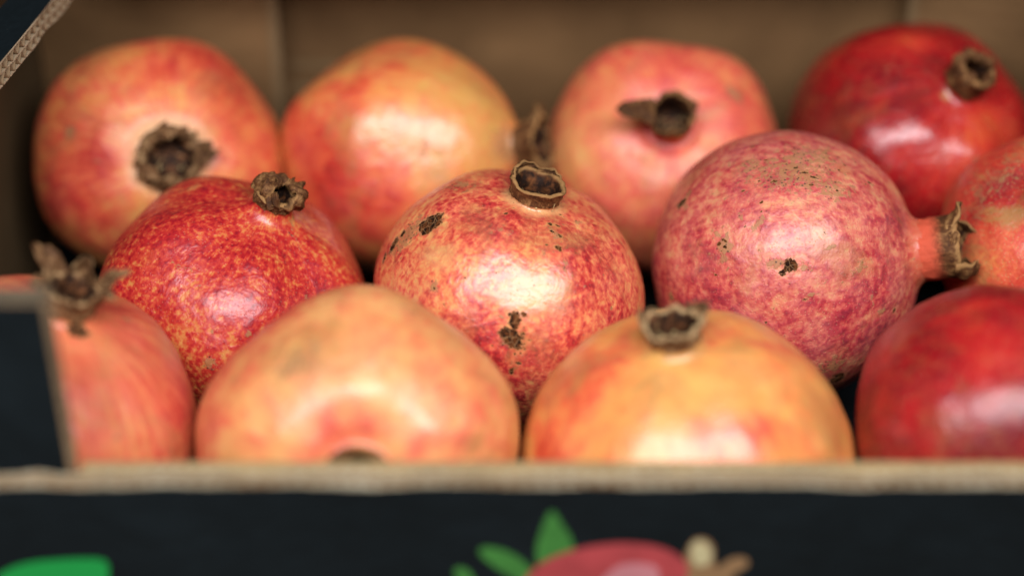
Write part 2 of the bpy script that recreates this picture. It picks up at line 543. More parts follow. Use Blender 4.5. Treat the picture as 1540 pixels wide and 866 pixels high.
def calyx(root, R, ring, seed, mat=None, h=0.006, flare=0.1, sepals=(), jag=0.25, wall=0.0011, depth=0.75, threads=24, edge=0.6, n=72, squash=1.0, wav=0.06, pinch=0.0, lump=0.0006):
    """dried crown: tube wall growing out of the neck, its torn rim, sepals and stamens"""
    rs = np.random.RandomState(seed + 50)
    mat = mat or HUSK
    nph = len(ring)
    idx = (np.arange(n) * nph / n).astype(int)
    base = ring[idx]
    ph = np.arctan2(base[:, 1], base[:, 0])
    r0 = np.hypot(base[:, 0], base[:, 1])
    z0 = base[:, 2].mean()
    # angular noise of the rim height
    jn = sum(rs.normal() / (q ** 0.6) * np.sin(q * ph + rs.rand() * 6.28) for q in range(1, 15))
    jn = jn / (np.abs(jn).max() + 1e-6)
    rw = sum(rs.normal() / q * np.sin(q * ph + rs.rand() * 6.28) for q in range(2, 9))
    rw = rw / (np.abs(rw).max() + 1e-6)
    H = h * (1 + jag * jn)
    rows = 9
    vs, inner, edg, rootv = [], [], [], []

    def ringpts(s, rad_off):
        bend = flare * s ** 1.5
        rr = (r0 + rad_off) * (1 + bend + wav * rw * s + pinch * s)
        z = z0 + H * s
        return np.stack([rr * np.cos(ph), rr * np.sin(ph) * (1 + (squash - 1) * s), z + 0 * ph], 1)

    prof = [('o', s) for s in np.linspace(-0.15, 1, rows)] + [('t', 1.0)] + [('i', s) for s in np.linspace(1, -depth, rows)]
    for kind, s in prof:
        if kind == 'o':
            p = ringpts(max(s, 0), 0.0003)
            p[:, 2] += min(s, 0) * h
            inner.append(0); edg.append(max(0, (s - 0.75) * 4) * edge)
        elif kind == 't':
            p = ringpts(1.0, -wall * 0.5)
            p[:, 2] += wall * 0.25
            inner.append(0); edg.append(edge * 1.3)
        else:
            p = ringpts(max(s, 0), -wall)
            p[:, 2] += min(s, 0) * h
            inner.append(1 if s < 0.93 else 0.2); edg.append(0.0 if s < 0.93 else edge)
        rootv.append(max(0.0, 1 - max(s, 0) * 1.25) if kind == 'o' else 0)
        p = p + rs.normal(size=p.shape) * wall * 0.08
        vs.append(p)
    fl = vs[-1].mean(0)
    V = np.vstack(vs + [fl[None]])
    wn = Waves(seed + 9, 12, 1500)
    V = V + (wn(V) * lump * 0.5)[:, None] * np.sign(V) * np.array([1, 1, 0.4])
    k = len(prof)
    F = []
    for a in range(k - 1):
        for b in range(n):
            F.append((a * n + b, a * n + (b + 1) % n, (a + 1) * n + (b + 1) % n, (a + 1) * n + b))
    for b in range(n):
        F.append(((k - 1) * n + b, (k - 1) * n + (b + 1) % n, k * n))
    tube = mesh_obj('calyx', V, F, mat, root)
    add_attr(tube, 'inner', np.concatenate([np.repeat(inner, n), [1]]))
    add_attr(tube, 'edge', np.concatenate([np.repeat(edg, n), [0]]))
    add_attr(tube, 'root', np.concatenate([np.repeat(rootv, n), [0]]))
    # sepals: (azimuth deg, length, half width deg, lean at foot deg, curl deg, twist)
    rtop = float(np.hypot(vs[rows - 1][:, 0], vs[rows - 1][:, 1]).mean())
    for (az, ln, hw, lean, curl, tw) in sepals:
        a0 = math.radians(az)
        nu, nv = 12, 15
        U = np.linspace(-1, 1, nu)
        S = np.linspace(0, 1, nv)
        j = int(np.argmin(np.abs(np.angle(np.exp(1j * (ph - a0))))))
        zf = z0 + H[j] * 0.80
        rf = float(np.hypot(*vs[rows - 1][j][:2])) - wall * 0.5
        path_r, path_z = [0.0], [0.0]
        for q in range(1, nv):
            an = math.radians(lean + curl * (S[q] ** 1.15))
            path_r.append(path_r[-1] + math.sin(an) * ln / (nv - 1))
            path_z.append(path_z[-1] + math.cos(an) * ln / (nv - 1))
        top, bot, ed = [], [], []
        for q in range(nv):
            an = math.radians(lean + curl * (S[q] ** 1.15))
            wdt = math.sin(math.radians(hw)) * rf * (1 - S[q] ** 1.6) ** 0.75 + 0.0002
            for u in U:
                cup = (u * u) * wdt * 0.45
                side = u * wdt
                off = tw * S[q] * ln * 0.5
                rr = rf + path_r[q] - cup * math.cos(an)
                z = zf + path_z[q] + cup * math.sin(an) * 0.6
                p = np.array([rr, side + off, z])
                nz = np.array([-math.cos(an), 0, math.sin(an)])
                th = wall * 0.55 * (1 - 0.5 * S[q])
                wr = 0.35 * wall * math.sin(u * 5 + q * 0.9 + az)
                top.append(p + nz * (th + wr))
                bot.append(p - nz * (th - wr))
                ed.append(max(abs(u) ** 3, S[q] ** 4) * edge)
        T = np.array(top + bot)
        ca, sa = math.cos(a0), math.sin(a0)
        T = np.stack([T[:, 0] * ca - T[:, 1] * sa, T[:, 0] * sa + T[:, 1] * ca, T[:, 2]], 1)
        T += (Waves(seed + int(az), 10, 1300)(T) * lump * 0.6)[:, None]
        Fs = []
        o2 = nu * nv
        for q in range(nv - 1):
            for u in range(nu - 1):
                a = q * nu + u
                Fs.append((a, a + 1, a + nu + 1, a + nu))
                Fs.append((o2 + a, o2 + a + nu, o2 + a + nu + 1, o2 + a + 1))
            Fs.append((q * nu, q * nu + nu, o2 + q * nu + nu, o2 + q * nu))
            e = q * nu + nu - 1
            Fs.append((e, o2 + e, o2 + e + nu, e + nu))
        for u in range(nu - 1):
            e = (nv - 1) * nu + u
            Fs.append((e, e + 1, o2 + e + 1, o2 + e))
        s_ = mesh_obj('sepal', T, Fs, mat, tube)
        add_attr(s_, 'inner', np.concatenate([np.full(nu * nv, 0.35), np.zeros(nu * nv)]))
        add_attr(s_, 'edge', np.array(ed + ed))
        add_attr(s_, 'root', np.zeros(2 * nu * nv))
    if threads:
        TV, TF, TM = [], [], []
        for i in range(threads):
            a = rs.rand() * 6.283
            rr = rtop * 0.85 * math.sqrt(rs.rand())
            p = np.array([rr * math.cos(a), rr * math.sin(a), z0 - depth * h * 0.9])
            d = np.array([math.cos(a) * 0.5 + rs.normal() * 0.5, math.sin(a) * 0.5 + rs.normal() * 0.5, 1.1])
            d /= np.linalg.norm(d)
            L = h * (0.9 + 0.8 * rs.rand())
            pts = [p]
            for q in range(5):
                d = d + rs.normal(size=3) * 0.30
                d /= np.linalg.norm(d)
                nx = pts[-1] + d * L / 5
                rn = math.hypot(nx[0], nx[1])
                if rn > rtop * 0.86:
                    nx[:2] *= rtop * 0.86 / rn
                pts.append(nx)
            w_ = 0.00011
            b0 = len(TV)
            for q, pt in enumerate(pts):
                for c_ in range(3):
                    an = c_ * 2.094
                    TV.append(pt + np.array([math.cos(an), math.sin(an), 0.2]) * w_)
            for q in range(5):
                for c_ in range(3):
                    TF.append((b0 + q * 3 + c_, b0 + q * 3 + (c_ + 1) % 3, b0 + q * 3 + 3 + (c_ + 1) % 3, b0 + q * 3 + 3 + c_)); TM.append(0)
            if i % 3 == 0:
                c0 = pts[-1]
                b1 = len(TV)
                s_ = 0.00042
                for off in ((1, 0, 0), (0, 1, 0), (-1, 0, 0), (0, -1, 0), (0, 0, 1.4), (0, 0, -1.4)):
                    TV.append(c0 + np.array(off) * s_)
                for q in range(4):
                    TF.append((b1 + q, b1 + (q + 1) % 4, b1 + 4)); TM.append(1)
                    TF.append((b1 + (q + 1) % 4, b1 + q, b1 + 5)); TM.append(1)
        st = mesh_obj('stamens', TV, TF, [THREAD, POLLEN], tube, mat_idx=TM)
        st['kind'] = 'stuff'


#--FRUITS--
def specks(seed, n, cx, cy, sx, sy, lo=1.6, hi=3.0):
    """scattered small corky specks in an elliptical patch"""
    r = random.Random(seed)
    out = []
    for _ in range(n):
        x, y = r.gauss(cx, sx), r.gauss(cy, sy)
        out.append((r.choice(('scar', 'russet', 'russet')), x, y, r.uniform(lo, hi), r.uniform(.62, .95), r.uniform(1.0, 2.6), r.uniform(-50, 50)))
    return out


# back row
fruit('B1', 241, 243, 186, (.26, -.03, .96), 'wide',
      'orange pomegranate in the back left corner, wide messy crown ringed by yellow skin',
      [('red', 330, 110, 70, .22), ('red', 100, 290, 80, .25), ('red', 240, 110, 22, .2), ('red', 80, 180, 50, .05), ('red', 350, 230, 60, -.05),
       ('pale', 300, 210, 48, .55), ('pale', 225, 185, 30, .25), ('red', 190, 330, 60, -.05), ('red', 400, 150, 30, .12), ('russet', 105, 200, 11, 1.1), ('red', 160, 250, 26, .2),
       ('red', 420, 300, 40, .2)],
      dict(dabk=1.3, base=.38, pal='orange', crown=('pale', .9, .24), fine=.15, streak=.7, big=.8, mid=.7, rough=.5, coat=.15, spec=.8, pale_col=(.62, .35, .10)),
      seed=1, bumps=[(-.2, .9, .3, -.01, .5), (.75, .6, .2, -.035, .5)], lobes=(5, .02, .4),
      husk=dict(mat=HUSK_PALE, h=.0025, flare=.15, jag=.6, edge=.5, depth=.9, threads=20, wall=.0022, lump=.0016,
                sepals=[(95, .008, 40, 40, -170, .1), (150, .006, 36, 30, -170, 0), (215, .007, 38, 40, -170, .1), (5, .0065, 24, 60, 20, 0), (270, .008, 40, 40, -170, .2), (325, .005, 28, 40, -120, 0)]))
fruit('B2', 604, 240, 175, (.92, .09, .38), 'pear',
      'yellow orange pomegranate in the back row lying with its crown to the right',
      [('red', 480, 250, 75, .30), ('red', 530, 130, 24, .22), ('red', 520, 340, 60, .26), ('red', 560, 90, 26, .05), ('red', 700, 130, 70, -.20), ('red', 700, 280, 60, -.12),
       ('red', 600, 300, 40, .15), ('russet', 636, 222, 7, .66, 2.4, 78), ('russet', 530, 165, 8, .5), ('pale', 720, 240, 40, .3), ('red', 575, 310, 26, .15), ('russet', 765, 215, 34, .8), ('red', 440, 180, 40, .15)],
      dict(dabk=1.3, stain=.5, base=.33, pal='orange', fine=.15, streak=.35, big=.6, mid=.75, rough=.36, coat=.3), seed=2, warp=.02,
      bumps=[(.2, .95, .2, .05, .5), (-.6, .7, .1, -.03, .4)], lobes=(5, .025, 1.0),
      husk=dict(mat=HUSK, h=.0075, flare=.32, jag=.25, edge=.8, threads=14, wall=.0014,
                sepals=[(100, .004, 30, 30, 60, 0), (20, .005, 28, 20, 90, 0), (170, .0045, 30, 40, 80, .2), (250, .004, 28, 10, 60, 0)]))
fruit('B3', 996, 232, 176, (0.0, .25, .97), 'dimple',
      'salmon pink pomegranate in the back row with one long sepal pointing left',
      [('red', 850, 230, 40, -.15), ('red', 900, 120, 50, -.10), ('red', 1130, 180, 45, .10), ('russet', 1106, 143, 10, 1.1, 1.9, -45), ('red', 900, 330, 60, .1),
       ('pale', 850, 200, 26, .35), ('pale', 1040, 150, 40, .2), ('red', 1060, 230, 60, -.05), ('red', 1000, 100, 60, .08), ('red', 1000, 222, 20, .35)],
      dict(base=.38, pal='coral', fine=.15, streak=.6, big=.7, mid=.7, rough=.5, coat=.10, spec=.8, crown=('red', .12, .12)),
      seed=3, bumps=[(-.35, .9, .2, .0, .45), (.75, .65, .2, .02, .4), (.25, .97, .1, -.045, .35)], lobes=(5, .02, 2.0),
      husk=dict(mat=HUSK_ORANGE, h=.0065, flare=.08, jag=.3, edge=.5, threads=16, depth=1.0, wall=.0014,
                sepals=[(182, .014, 40, 62, 6, 0), (230, .004, 30, 10, 40, 0), (300, .0035, 24, 0, 60, 0), (20, .004, 24, 20, 40, 0)]))
fruit('B4', 1368, 212, 184, (.27, .42, .86), 'cap',
      'dark red glossy pomegranate in the back right corner of the crate',
      [('red', 1250, 220, 80, .25), ('red', 1480, 180, 60, -.35), ('red', 1370, 65, 50, -.28), ('red', 1400, 90, 30, .18), ('red', 1420, 260, 60, -.15),
       ('pale', 1420, 145, 20, .45), ('red', 1320, 210, 40, -.1), ('red', 1520, 240, 50, -.15), ('red', 1200, 180, 50, .22), ('red', 1350, 110, 34, .12)],
      dict(base=.84, pal='crimson', fine=.12, streak=.7, big=.5, mid=.35, rough=.28, spec=.5, coat=.5, bloom=.0, stain=.15), seed=4, z=.053, lobes=(5, .018, .2), bumps=[(.2, -.3, .9, .03, .4)],
      husk=dict(mat=HUSK, h=.0085, flare=.12, jag=.2, edge=.5, threads=8, depth=.8, wall=.0022,
                sepals=[(80, .005, 34, -20, -70, 0), (150, .004, 32, -10, -80, 0), (230, .004, 34, -10, -70, 0), (310, .004, 30, -10, -80, 0), (10, .004, 30, -10, -70, 0)]))
fruit('R5', 1606, 372, 188, (-.28, .42, .86), 'std',
      'rusty orange pomegranate cut off by the right edge, behind the curled crown of its neighbour',
      [('red', 1480, 310, 40, .22), ('red', 1520, 270, 30, .3), ('russet', 1470, 290, 50, .42, 1.8, 50), ('red', 1480, 390, 50, -.25), ('pale', 1470, 385, 30, .3), ('russet', 1520, 240, 40, .4)],
      dict(base=.68, pal='orange', stain=.9, fine=.5, streak=.3, big=.3, mid=.3, rough=.45, coat=.05, pore=.7), seed=5, shift=-.010,
      husk=dict(mat=HUSK, h=.006, flare=.1, jag=.3, sepals=[(60, .006, 30, 20, 40, 0), (180, .006, 30, 20, 40, 0), (300, .006, 30, 20, 40, 0)]))
# middle row
fruit('M1', 362, 434, 205, (.37, .78, .51), 'flat',
      'speckled crimson pomegranate in the middle row with a stubby rolled up crown',
      [('red', 250, 330, 60, .04), ('red', 330, 300, 60, .08), ('pale', 290, 283, 18, .45), ('red', 450, 340, 20, -.2), ('red', 495, 400, 50, -.05), ('red', 520, 430, 30, -.1),
       ('red', 480, 430, 26, .25), ('red', 250, 510, 90, -.14), ('russet', 315, 545, 12, .75), ('russet', 372, 503, 6, .72), ('russet', 318, 498, 4, .8), ('red', 400, 315, 22, .15),
       ('red', 380, 345, 22, -.10), ('russet', 455, 385, 1.6, .62, 26, -80), ('russet', 438, 353, 1.6, .55, 10, -30), ('red', 200, 420, 40, -.10), ('russet', 375, 296, 1.4, .5, 26, 2)],
      dict(base=.60, pal='speckle', bloom=.0, stain=.15, fine=1.55, fine_scale=520, fine_dist=0.0, streak=.8, big=.5, mid=.45, rough=.36, spec=.55, coat=.30, pore=.12, pore_scale=800, bump=.7, crown=('red', -.16, .10)),
      res=(260, 420), seed=6, lobes=(5, .032, 1.2), warp=.02,
      bumps=[(.75, .35, .3, .03, .35), (-.2, .8, .35, .02, .4)],
      husk=dict(mat=HUSK, h=.0030, flare=.15, jag=.2, edge=.7, threads=6, depth=.3, wall=.0022, lump=.0007,
                sepals=[(205, .0115, 50, 25, -190, 0), (262, .005, 24, 10, -60, .2), (335, .0125, 44, 70, -230, .1), (30, .009, 40, 50, -200, 0), (95, .010, 40, 10, -160, 0), (150, .009, 36, 10, -170, 0)]))
fruit('M2', 768, 436, 203, (.22, .85, .48), 'shoulder',
      'pink and cream pomegranate in the centre with open crown and dark brown scars',
      [('pale', 800, 440, 62, .62, 1.5, 5), ('pale', 665, 385, 38, .55, 1.5, -20), ('pale', 640, 430, 30, .4), ('pale', 815, 395, 28, .45), ('red', 720, 330, 50, .22), ('red', 760, 360, 40, .14),
       ('red', 880, 420, 60, .16), ('red', 900, 360, 50, .14), ('red', 720, 510, 60, .30), ('red', 800, 560, 60, .26), ('red', 860, 500, 50, .10), ('red', 600, 380, 40, .12),
       ('red', 760, 270, 30, .22), ('red', 690, 280, 40, .12), ('pale', 800, 325, 24, .35), ('red', 930, 460, 40, .05), ('pale', 640, 320, 20, .2), ('pale', 770, 490, 30, .3),
       ('scar', 648, 335, 14, 1.15, 1.5, 10), ('scar', 605, 352, 6, .74, 1.6, 25), ('scar', 592, 367, 7, .80, 1.8, 45), ('scar', 578, 388, 6, .74, 1.5, 60), ('russet', 615, 350, 22, .7, 2.2, 33),
       ('scar', 770, 508, 13, 1.1, 1.5, -35), ('scar', 760, 500, 8, .95), ('scar', 773, 483, 8, 1.0, 1.6, 80), ('scar', 788, 472, 6, .72), ('scar', 768, 474, 4, .7), ('scar', 775, 532, 3, .7), ('scar', 770, 558, 5, .8, 1.6, 80),
       ('russet', 770, 515, 22, .45), ('russet', 652, 431, 8, .82, 1.4, -60), ('scar', 652, 434, 3, .6), ('russet', 690, 278, 26, .6, 1.4, 20), ('scar', 683, 285, 3, .6),
       ('scar', 828, 337, 5, .72), ('scar', 843, 355, 3.5, .7), ('scar', 841, 374, 5, .78, 1.5, -70), ('russet', 835, 350, 9, .6, 2.4, -65), ('russet', 850, 400, 6, .6, 2.2, 80), ('russet', 870, 335, 7, .7), ('russet', 935, 366, 4, .75), ('russet', 880, 430, 4, .6)]
      + specks(7, 26, 800, 400, 90, 70, 1.2, 2.2) + specks(8, 10, 838, 350, 7, 28, 1.5, 3.0) + specks(9, 10, 775, 500, 14, 26, 1.5, 3.0),
      dict(base=.47, pal='peach', fine=1.25, fine_scale=460, streak=.55, streak_scale=9, big=.55, mid=.8, rough=.38, coat=.25, pore=.25, pore_scale=950, pore_r=.12, crown=('pale', .75, .14), pale_col=(.72, .42, .17)),
      res=(280, 460), seed=7, lobes=(6, .012, .5), warp=.012, z=.050,
      husk=dict(mat=HUSK, h=.0044, flare=.18, jag=.16, edge=1.2, threads=26, depth=1.2, wall=.0010, wav=.10, lump=.0004,
                sepals=[(120, .0038, 34, 5, -30, 0), (60, .003, 30, 5, -20, 0), (165, .0030, 20, 0, -20, 0)]))
fruit('M3', 1182, 402, 201, (.95, .12, .34), 'necked',
      'round pink pomegranate with tan russet patches, its curled crown pointing right',
      [('russet', 1190, 260, 55, .56, 1.7, -8), ('russet', 1130, 250, 34, .48), ('russet', 1250, 280, 34, .52), ('russet', 1215, 235, 40, .50, 1.6, 0), ('russet', 1090, 370, 14, .72, 1.0, 0), ('russet', 1088, 388, 9, .72), ('scar', 1082, 366, 3.5, .66),
       ('scar', 1026, 305, 8, .9, 1.4, 0), ('russet', 1036, 291, 9, .72, 1.3, 30), ('russet', 1030, 312, 10, .5),
       ('russet', 1140, 334, 6, .72, 3.0, 50), ('russet', 1155, 320, 4, .6), ('russet', 1115, 325, 7, .55), ('scar', 1190, 400, 10, 1.0, 1.0, 0), ('scar', 1176, 410, 6, .85), ('russet', 1165, 396, 9, .72, 2.0, -5), ('russet', 1210, 402, 8, .65, 1.6, 10),
       ('russet', 1250, 373, 4, .75, 3.4, 18), ('scar', 1212, 449, 5, .66), ('russet', 1218, 442, 4, .72, 2.6, 15), ('russet', 1240, 425, 3, .6, 2, 45), ('russet', 1295, 398, 12, .55), ('russet', 1325, 468, 5, .72, 2.2, 5), ('scar', 1345, 466, 4, .7),
       ('russet', 1010, 445, 10, .55), ('scar', 1011, 446, 4, .66),
       ('red', 1060, 470, 70, .22), ('red', 1250, 500, 70, .26), ('red', 1330, 430, 50, .16), ('red', 1150, 240, 60, .02), ('red', 1350, 330, 30, .25), ('red', 1040, 350, 50, .05), ('red', 1100, 420, 40, .12), ('red', 1200, 330, 70, -.12),
       ('red', 1320, 510, 40, .15), ('scar', 1262, 568, 16, .8), ('russet', 1255, 550, 24, .6)]
      + specks(4, 60, 1190, 258, 62, 20) + specks(5, 14, 1088, 372, 9, 18) + specks(6, 26, 1200, 410, 110, 60, 1.2, 2.2),
      dict(base=.52, pal='pink', fine=1.15, fine_scale=420, streak=.55, streak_scale=7, big=.5, mid=1.0, rough=.44, coat=.22, pore=.2, spec=.7, crown=('pale', 1.1, .16), rk=1.12, bloom=.12, pale_col=(.56, .080, .035)),
      res=(280, 460), seed=8, lobes=(5, .010, 0), warp=.010, z=.048,
      husk=dict(mat=HUSK_RED, h=.0108, flare=.02, jag=.12, edge=1.0, threads=20, depth=1.0, wall=.0011, lump=.0004,
                sepals=[(20, .0075, 36, 10, 75, .1), (75, .0035, 26, 0, 30, 0), (165, .0105, 38, 30, -130, 0), (215, .007, 30, 10, -60, 0), (300, .008, 44, 0, -40, 0)]))
# front row
fruit('F1', 62, 640, 236, (.31, .82, .50), 'cap',
      'pink pomegranate behind the black front left cardboard corner, with long flared curling sepals',
      [('red', 190, 500, 40, .10), ('pale', 115, 480, 26, .55), ('scar', 118, 500, 11, 1.1, 1.4, -5), ('red', 270, 600, 50, .15), ('red', 140, 610, 50, .05), ('red', 210, 650, 50, -.05), ('russet', 280, 545, 16, .45, 2, -50), ('russet', 190, 480, 8, .6, 2, -30)],
      dict(base=.48, pal='peach', fine=.12, streak=.8, streak_scale=6, big=.35, mid=.3, rough=.42, coat=.1), seed=9, lobes=(5, .02, 1.3), shift=.0,
      husk=dict(mat=HUSK_PALE, h=.006, flare=.20, jag=.12, edge=.55, threads=18, depth=.9, wall=.0012,
                sepals=[(15, .012, 30, 12, 45, .0), (80, .009, 30, -20, 20, .1), (150, .012, 32, 10, 95, 0), (205, .006, 24, 20, 90, .2), (275, .0025, 26, 10, 30, 0), (335, .009, 22, 15, 50, -.2)]))
fruit('F2', 540, 672, 238, (.07, -.12, .97), 'dimple',
      'peach coloured lumpy pomegranate against the front rim, its dark crown facing the viewer',
      [('red', 380, 500, 60, .22), ('red', 330, 560, 30, .22), ('red', 500, 650, 45, .22), ('red', 610, 640, 50, .10), ('russet', 440, 540, 34, .58, 1.6, 20), ('russet', 470, 520, 20, .5), ('russet', 620, 470, 30, .42), ('red', 450, 500, 50, -.04), ('red', 320, 640, 40, .1),
       ('pale', 560, 510, 60, .35), ('russet', 352, 572, 8, .66), ('russet', 640, 590, 8, .6), ('pale', 690, 585, 10, .5), ('red', 700, 660, 60, .08), ('russet', 680, 572, 6, .5),
       ('red', 560, 450, 40, -.05), ('red', 380, 470, 40, .1), ('russet', 600, 690, 40, .3)],
      dict(base=.27, dabk=1.5, pal='peach', stain=.65, fine=.15, streak=.4, big=.9, mid=.8, rough=.42, coat=.25, spec=.7, crown=('russet', .5, .10)), seed=10,
      lobes=(5, .014, -1.5708), warp=.018, bumps=[(.08, .97, .1, .030, .32), (-.66, .72, .1, -.020, .35), (.66, .72, .1, -.014, .35), (-.9, .2, .2, .02, .4), (.9, .2, .2, .02, .4), (.1,.3,.95,.02,.5)],
      husk=dict(mat=HUSK, h=.0035, flare=.15, jag=.3, edge=.6, threads=10, wall=.0016, sepals=[(30, .005, 40, 20, -60, 0), (120, .005, 40, 20, -60, 0), (220, .005, 40, 20, -60, 0), (300, .005, 40, 10, -60, 0)]))
fruit('F3', 1031, 702, 250, (-.12, .84, .53), 'cap',
      'smooth golden orange pomegranate at the front rim with a short open crown on top',
      [('red', 860, 600, 70, .16), ('red', 900, 545, 50, .10), ('red', 1080, 510, 40, .12), ('red', 1130, 660, 50, .14), ('red', 1230, 640, 50, .08), ('red', 820, 680, 40, .22), ('red', 1060, 560, 60, -.10),
       ('pale', 990, 560, 40, .3), ('russet', 965, 535, 12, .4, 2, 70), ('red', 1040, 640, 20, .16), ('red', 1090, 650, 30, .12)],
      dict(dabk=1.4, stain=.62, base=.24, pal='orange', fine=.12, streak=.4, big=.75, mid=.7, rough=.38, coat=.22, crown=('pale', .55, .10)), seed=11, lobes=(6, .008, .2), warp=.008, z=.037,
      husk=dict(mat=HUSK_PALE, h=.0045, flare=.18, jag=.25, edge=.8, threads=18, depth=.9, wall=.0011, lump=.0004,
                sepals=[(25, .0045, 34, 25, 40, 0), (150, .0035, 30, 20, 30, 0), (270, .003, 30, 15, 30, 0)]))
fruit('F4', 1501, 654, 224, (.93, .20, .30), 'std',
      'deep red shiny pomegranate in the front right corner at the rim',
      [('red', 1440, 470, 14, -.22, 4.0, 15), ('red', 1480, 540, 60, -.16), ('red', 1380, 640, 60, -.08), ('red', 1310, 540, 50, -.05), ('red', 1340, 580, 14, .1), ('red', 1500, 690, 50, .15), ('pale', 1315, 630, 8, .25), ('pale', 1385, 645, 7, .2), ('pale', 1470, 470, 12, .2)],
      dict(base=.88, pal='crimson', bloom=.02, stain=.2, fine=.10, streak=.4, big=.5, mid=.3, rough=.30, spec=.40, coat=.22), seed=12, lobes=(5, .012, 0), warp=.010,
      husk=dict(mat=HUSK, h=.006, flare=.1, jag=.3, sepals=[(60, .006, 30, 20, 40, 0), (180, .006, 30, 20, 40, 0), (300, .006, 30, 20, 40, 0)]))

# overlap print-out for my own checks
for i in range(len(FRUITS)):
    a = FRUITS[i]
    print('FRUIT', a[0], [round(float(q), 3) for q in a[1]], 'R', round(a[2], 4), 'zmin', round(float(a[3][:, 2].min()), 4), 'ymin', round(float(a[3][:, 1].min()), 4), 'ymax', round(float(a[3][:, 1].max()), 4), 'x', round(float(a[3][:, 0].min()), 4), round(float(a[3][:, 0].max()), 4))
    for j in range(i + 1, len(FRUITS)):
        b = FRUITS[j]
        gap = np.linalg.norm(a[1] - b[1]) - a[2] - b[2]
        if gap < 0.0:
            print('   overlap', a[0], b[0], round(float(gap) * 1000, 1), 'mm')

#--CRATE--
XL, XR, YF, YB = -0.186, 0.240, -0.129, 0.150
ZF = -0.009            # floor of the crate
ZR = 0.0750         # low front rim
ZT = 0.123          # full height
crate = bpy.data.objects.new('cardboard_crate', None)
crate.location = (0, 0, 0)
col.objects.link(crate)
crate['label'] = 'black printed corrugated cardboard crate, brown inside, holding all the pomegranates'
crate['category'] = 'fruit crate'


def box_mesh(x0, x1, y0, y1, z0, z1):
    v = [(x, y, z) for x in (x0, x1) for y in (y0, y1) for z in (z0, z1)]
    f = [(0, 1, 3, 2), (4, 6, 7, 5), (0, 4, 5, 1), (2, 3, 7, 6), (0, 2, 6, 4), (1, 5, 7, 3)]
    return v, f


def panel(name, x0, x1, y0, y1, z0, z1, mat, parent=crate):
    v, f = box_mesh(x0, x1, y0, y1, z0, z1)
    return mesh_obj(name, v, f, mat, parent, smooth=False)


def corrugated(name, length, thick, deep, layers, pitch, mtx, parent, liner_mat, core_mat, seed=0, rag=0.0006, liner=0.00045):
    """board built as it is made: flat liners with waved fluting between; local x = along the cut edge,
    y = thickness, z = into the board, with the cut edge at z = 0"""
    rs = np.random.RandomState(seed)
    nx = int(length / pitch * 10)
    xs = np.linspace(0, length, nx + 1)
    rg = np.interp(xs, np.linspace(0, length, max(8, int(length / 0.006))), rs.rand(max(8, int(length / 0.006)))) * rag
    sag = np.interp(xs, np.linspace(0, length, max(6, int(length / 0.02))), rs.normal(size=max(6, int(length / 0.02)))) * rag * 0.5

    def sheet(yc, rag_k, t, nd=3):
        V, F = [], []
        ds = [0, deep * 0.15, deep]
        for di, d in enumerate(ds):
            for i, x in enumerate(xs):
                y = yc[i]
                z = d + (rg[i] * rag_k + abs(rs.normal()) * 0.00012 if di == 0 else 0)
                V.append((x, y - t / 2, z)); V.append((x, y + t / 2, z))
        w_ = (nx + 1) * 2
        for di in range(2):
            for i in range(nx):
                a = di * w_ + i * 2
                F.append((a, a + 2, a + w_ + 2, a + w_))
                F.append((a + 1, a + w_ + 1, a + w_ + 3, a + 3))
        for i in range(nx):
            F.append((i * 2, i * 2 + 1, i * 2 + 3, i * 2 + 2))
        return V, F
    part = None
    ys = np.linspace(liner / 2, thick - liner / 2, layers + 1)
    VV, FF = [], []
    for q, y in enumerate(ys):
        V, F = sheet(y + sag * (1 if 0 < q < layers else 0.0), rs.rand(), liner)
        o = len(VV); VV += V; FF += [tuple(a + o for a in f) for f in F]
    part = mesh_obj(name, VV, FF, liner_mat, parent, smooth=False)
    part.matrix_local = mtx
    VV, FF = [], []
    for q in range(layers):
        h = (ys[q + 1] - ys[q]) / 2 - liner / 2 - 0.00005
        mid = (ys[q] + ys[q + 1]) / 2
        phs = rs.rand() * 6 + np.interp(xs, np.linspace(0, length, 14), rs.normal(size=14)) * 0.5
        yc = mid + np.sin(xs / pitch * 2 * np.pi + phs) * h
        V, F = sheet(yc, 0.5, liner * 0.9)
        o = len(VV); VV += V; FF += [tuple(a + o for a in f) for f in F]
    fl = mesh_obj('fluting', VV, FF, core_mat if core_mat is not KRAFT_EDGE else FLUTE, part)
    fl['kind'] = 'stuff'
    return part


# floor, walls
panel('floor_panel', XL, XR, YF, YB, -0.015, ZF, KRAFT)
panel('gap_shade_sheet', XL + 0.002, XR - 0.002, YF + 0.002, YB - 0.014, ZF, ZF + 0.0012, BLACK)  # added black sheet, stands in for the shade in gaps between fruit
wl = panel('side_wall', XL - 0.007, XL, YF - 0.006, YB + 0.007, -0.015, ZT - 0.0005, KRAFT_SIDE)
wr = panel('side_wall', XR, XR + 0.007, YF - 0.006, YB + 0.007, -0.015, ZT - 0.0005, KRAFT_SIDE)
bw = panel('back_wall', XL, XR, YB, YB + 0.007, -0.015, ZT - 0.0005, KRAFT)
for o, (x0, x1, y0, y1) in ((wl, (XL - 0.0073, XL - 0.007, YF - 0.006, YB + 0.0073)), (wr, (XR + 0.007, XR + 0.0073, YF - 0.006, YB + 0.0073)), (bw, (XL - 0.007, XR + 0.007, YB + 0.007, YB + 0.0073))):
    panel('printed_sheet', x0, x1, y0, y1, -0.015, ZT - 0.0005, BLACK, o)

# inner flaps folded from the side walls across the back wall
def wall_x(px, py, y):
    d = FWD + RT * ((px - 770) / F_PX) + UP * ((433 - py) / F_PX)
    t = (y - CAM.y) / d.y
    return (CAM + d * t)


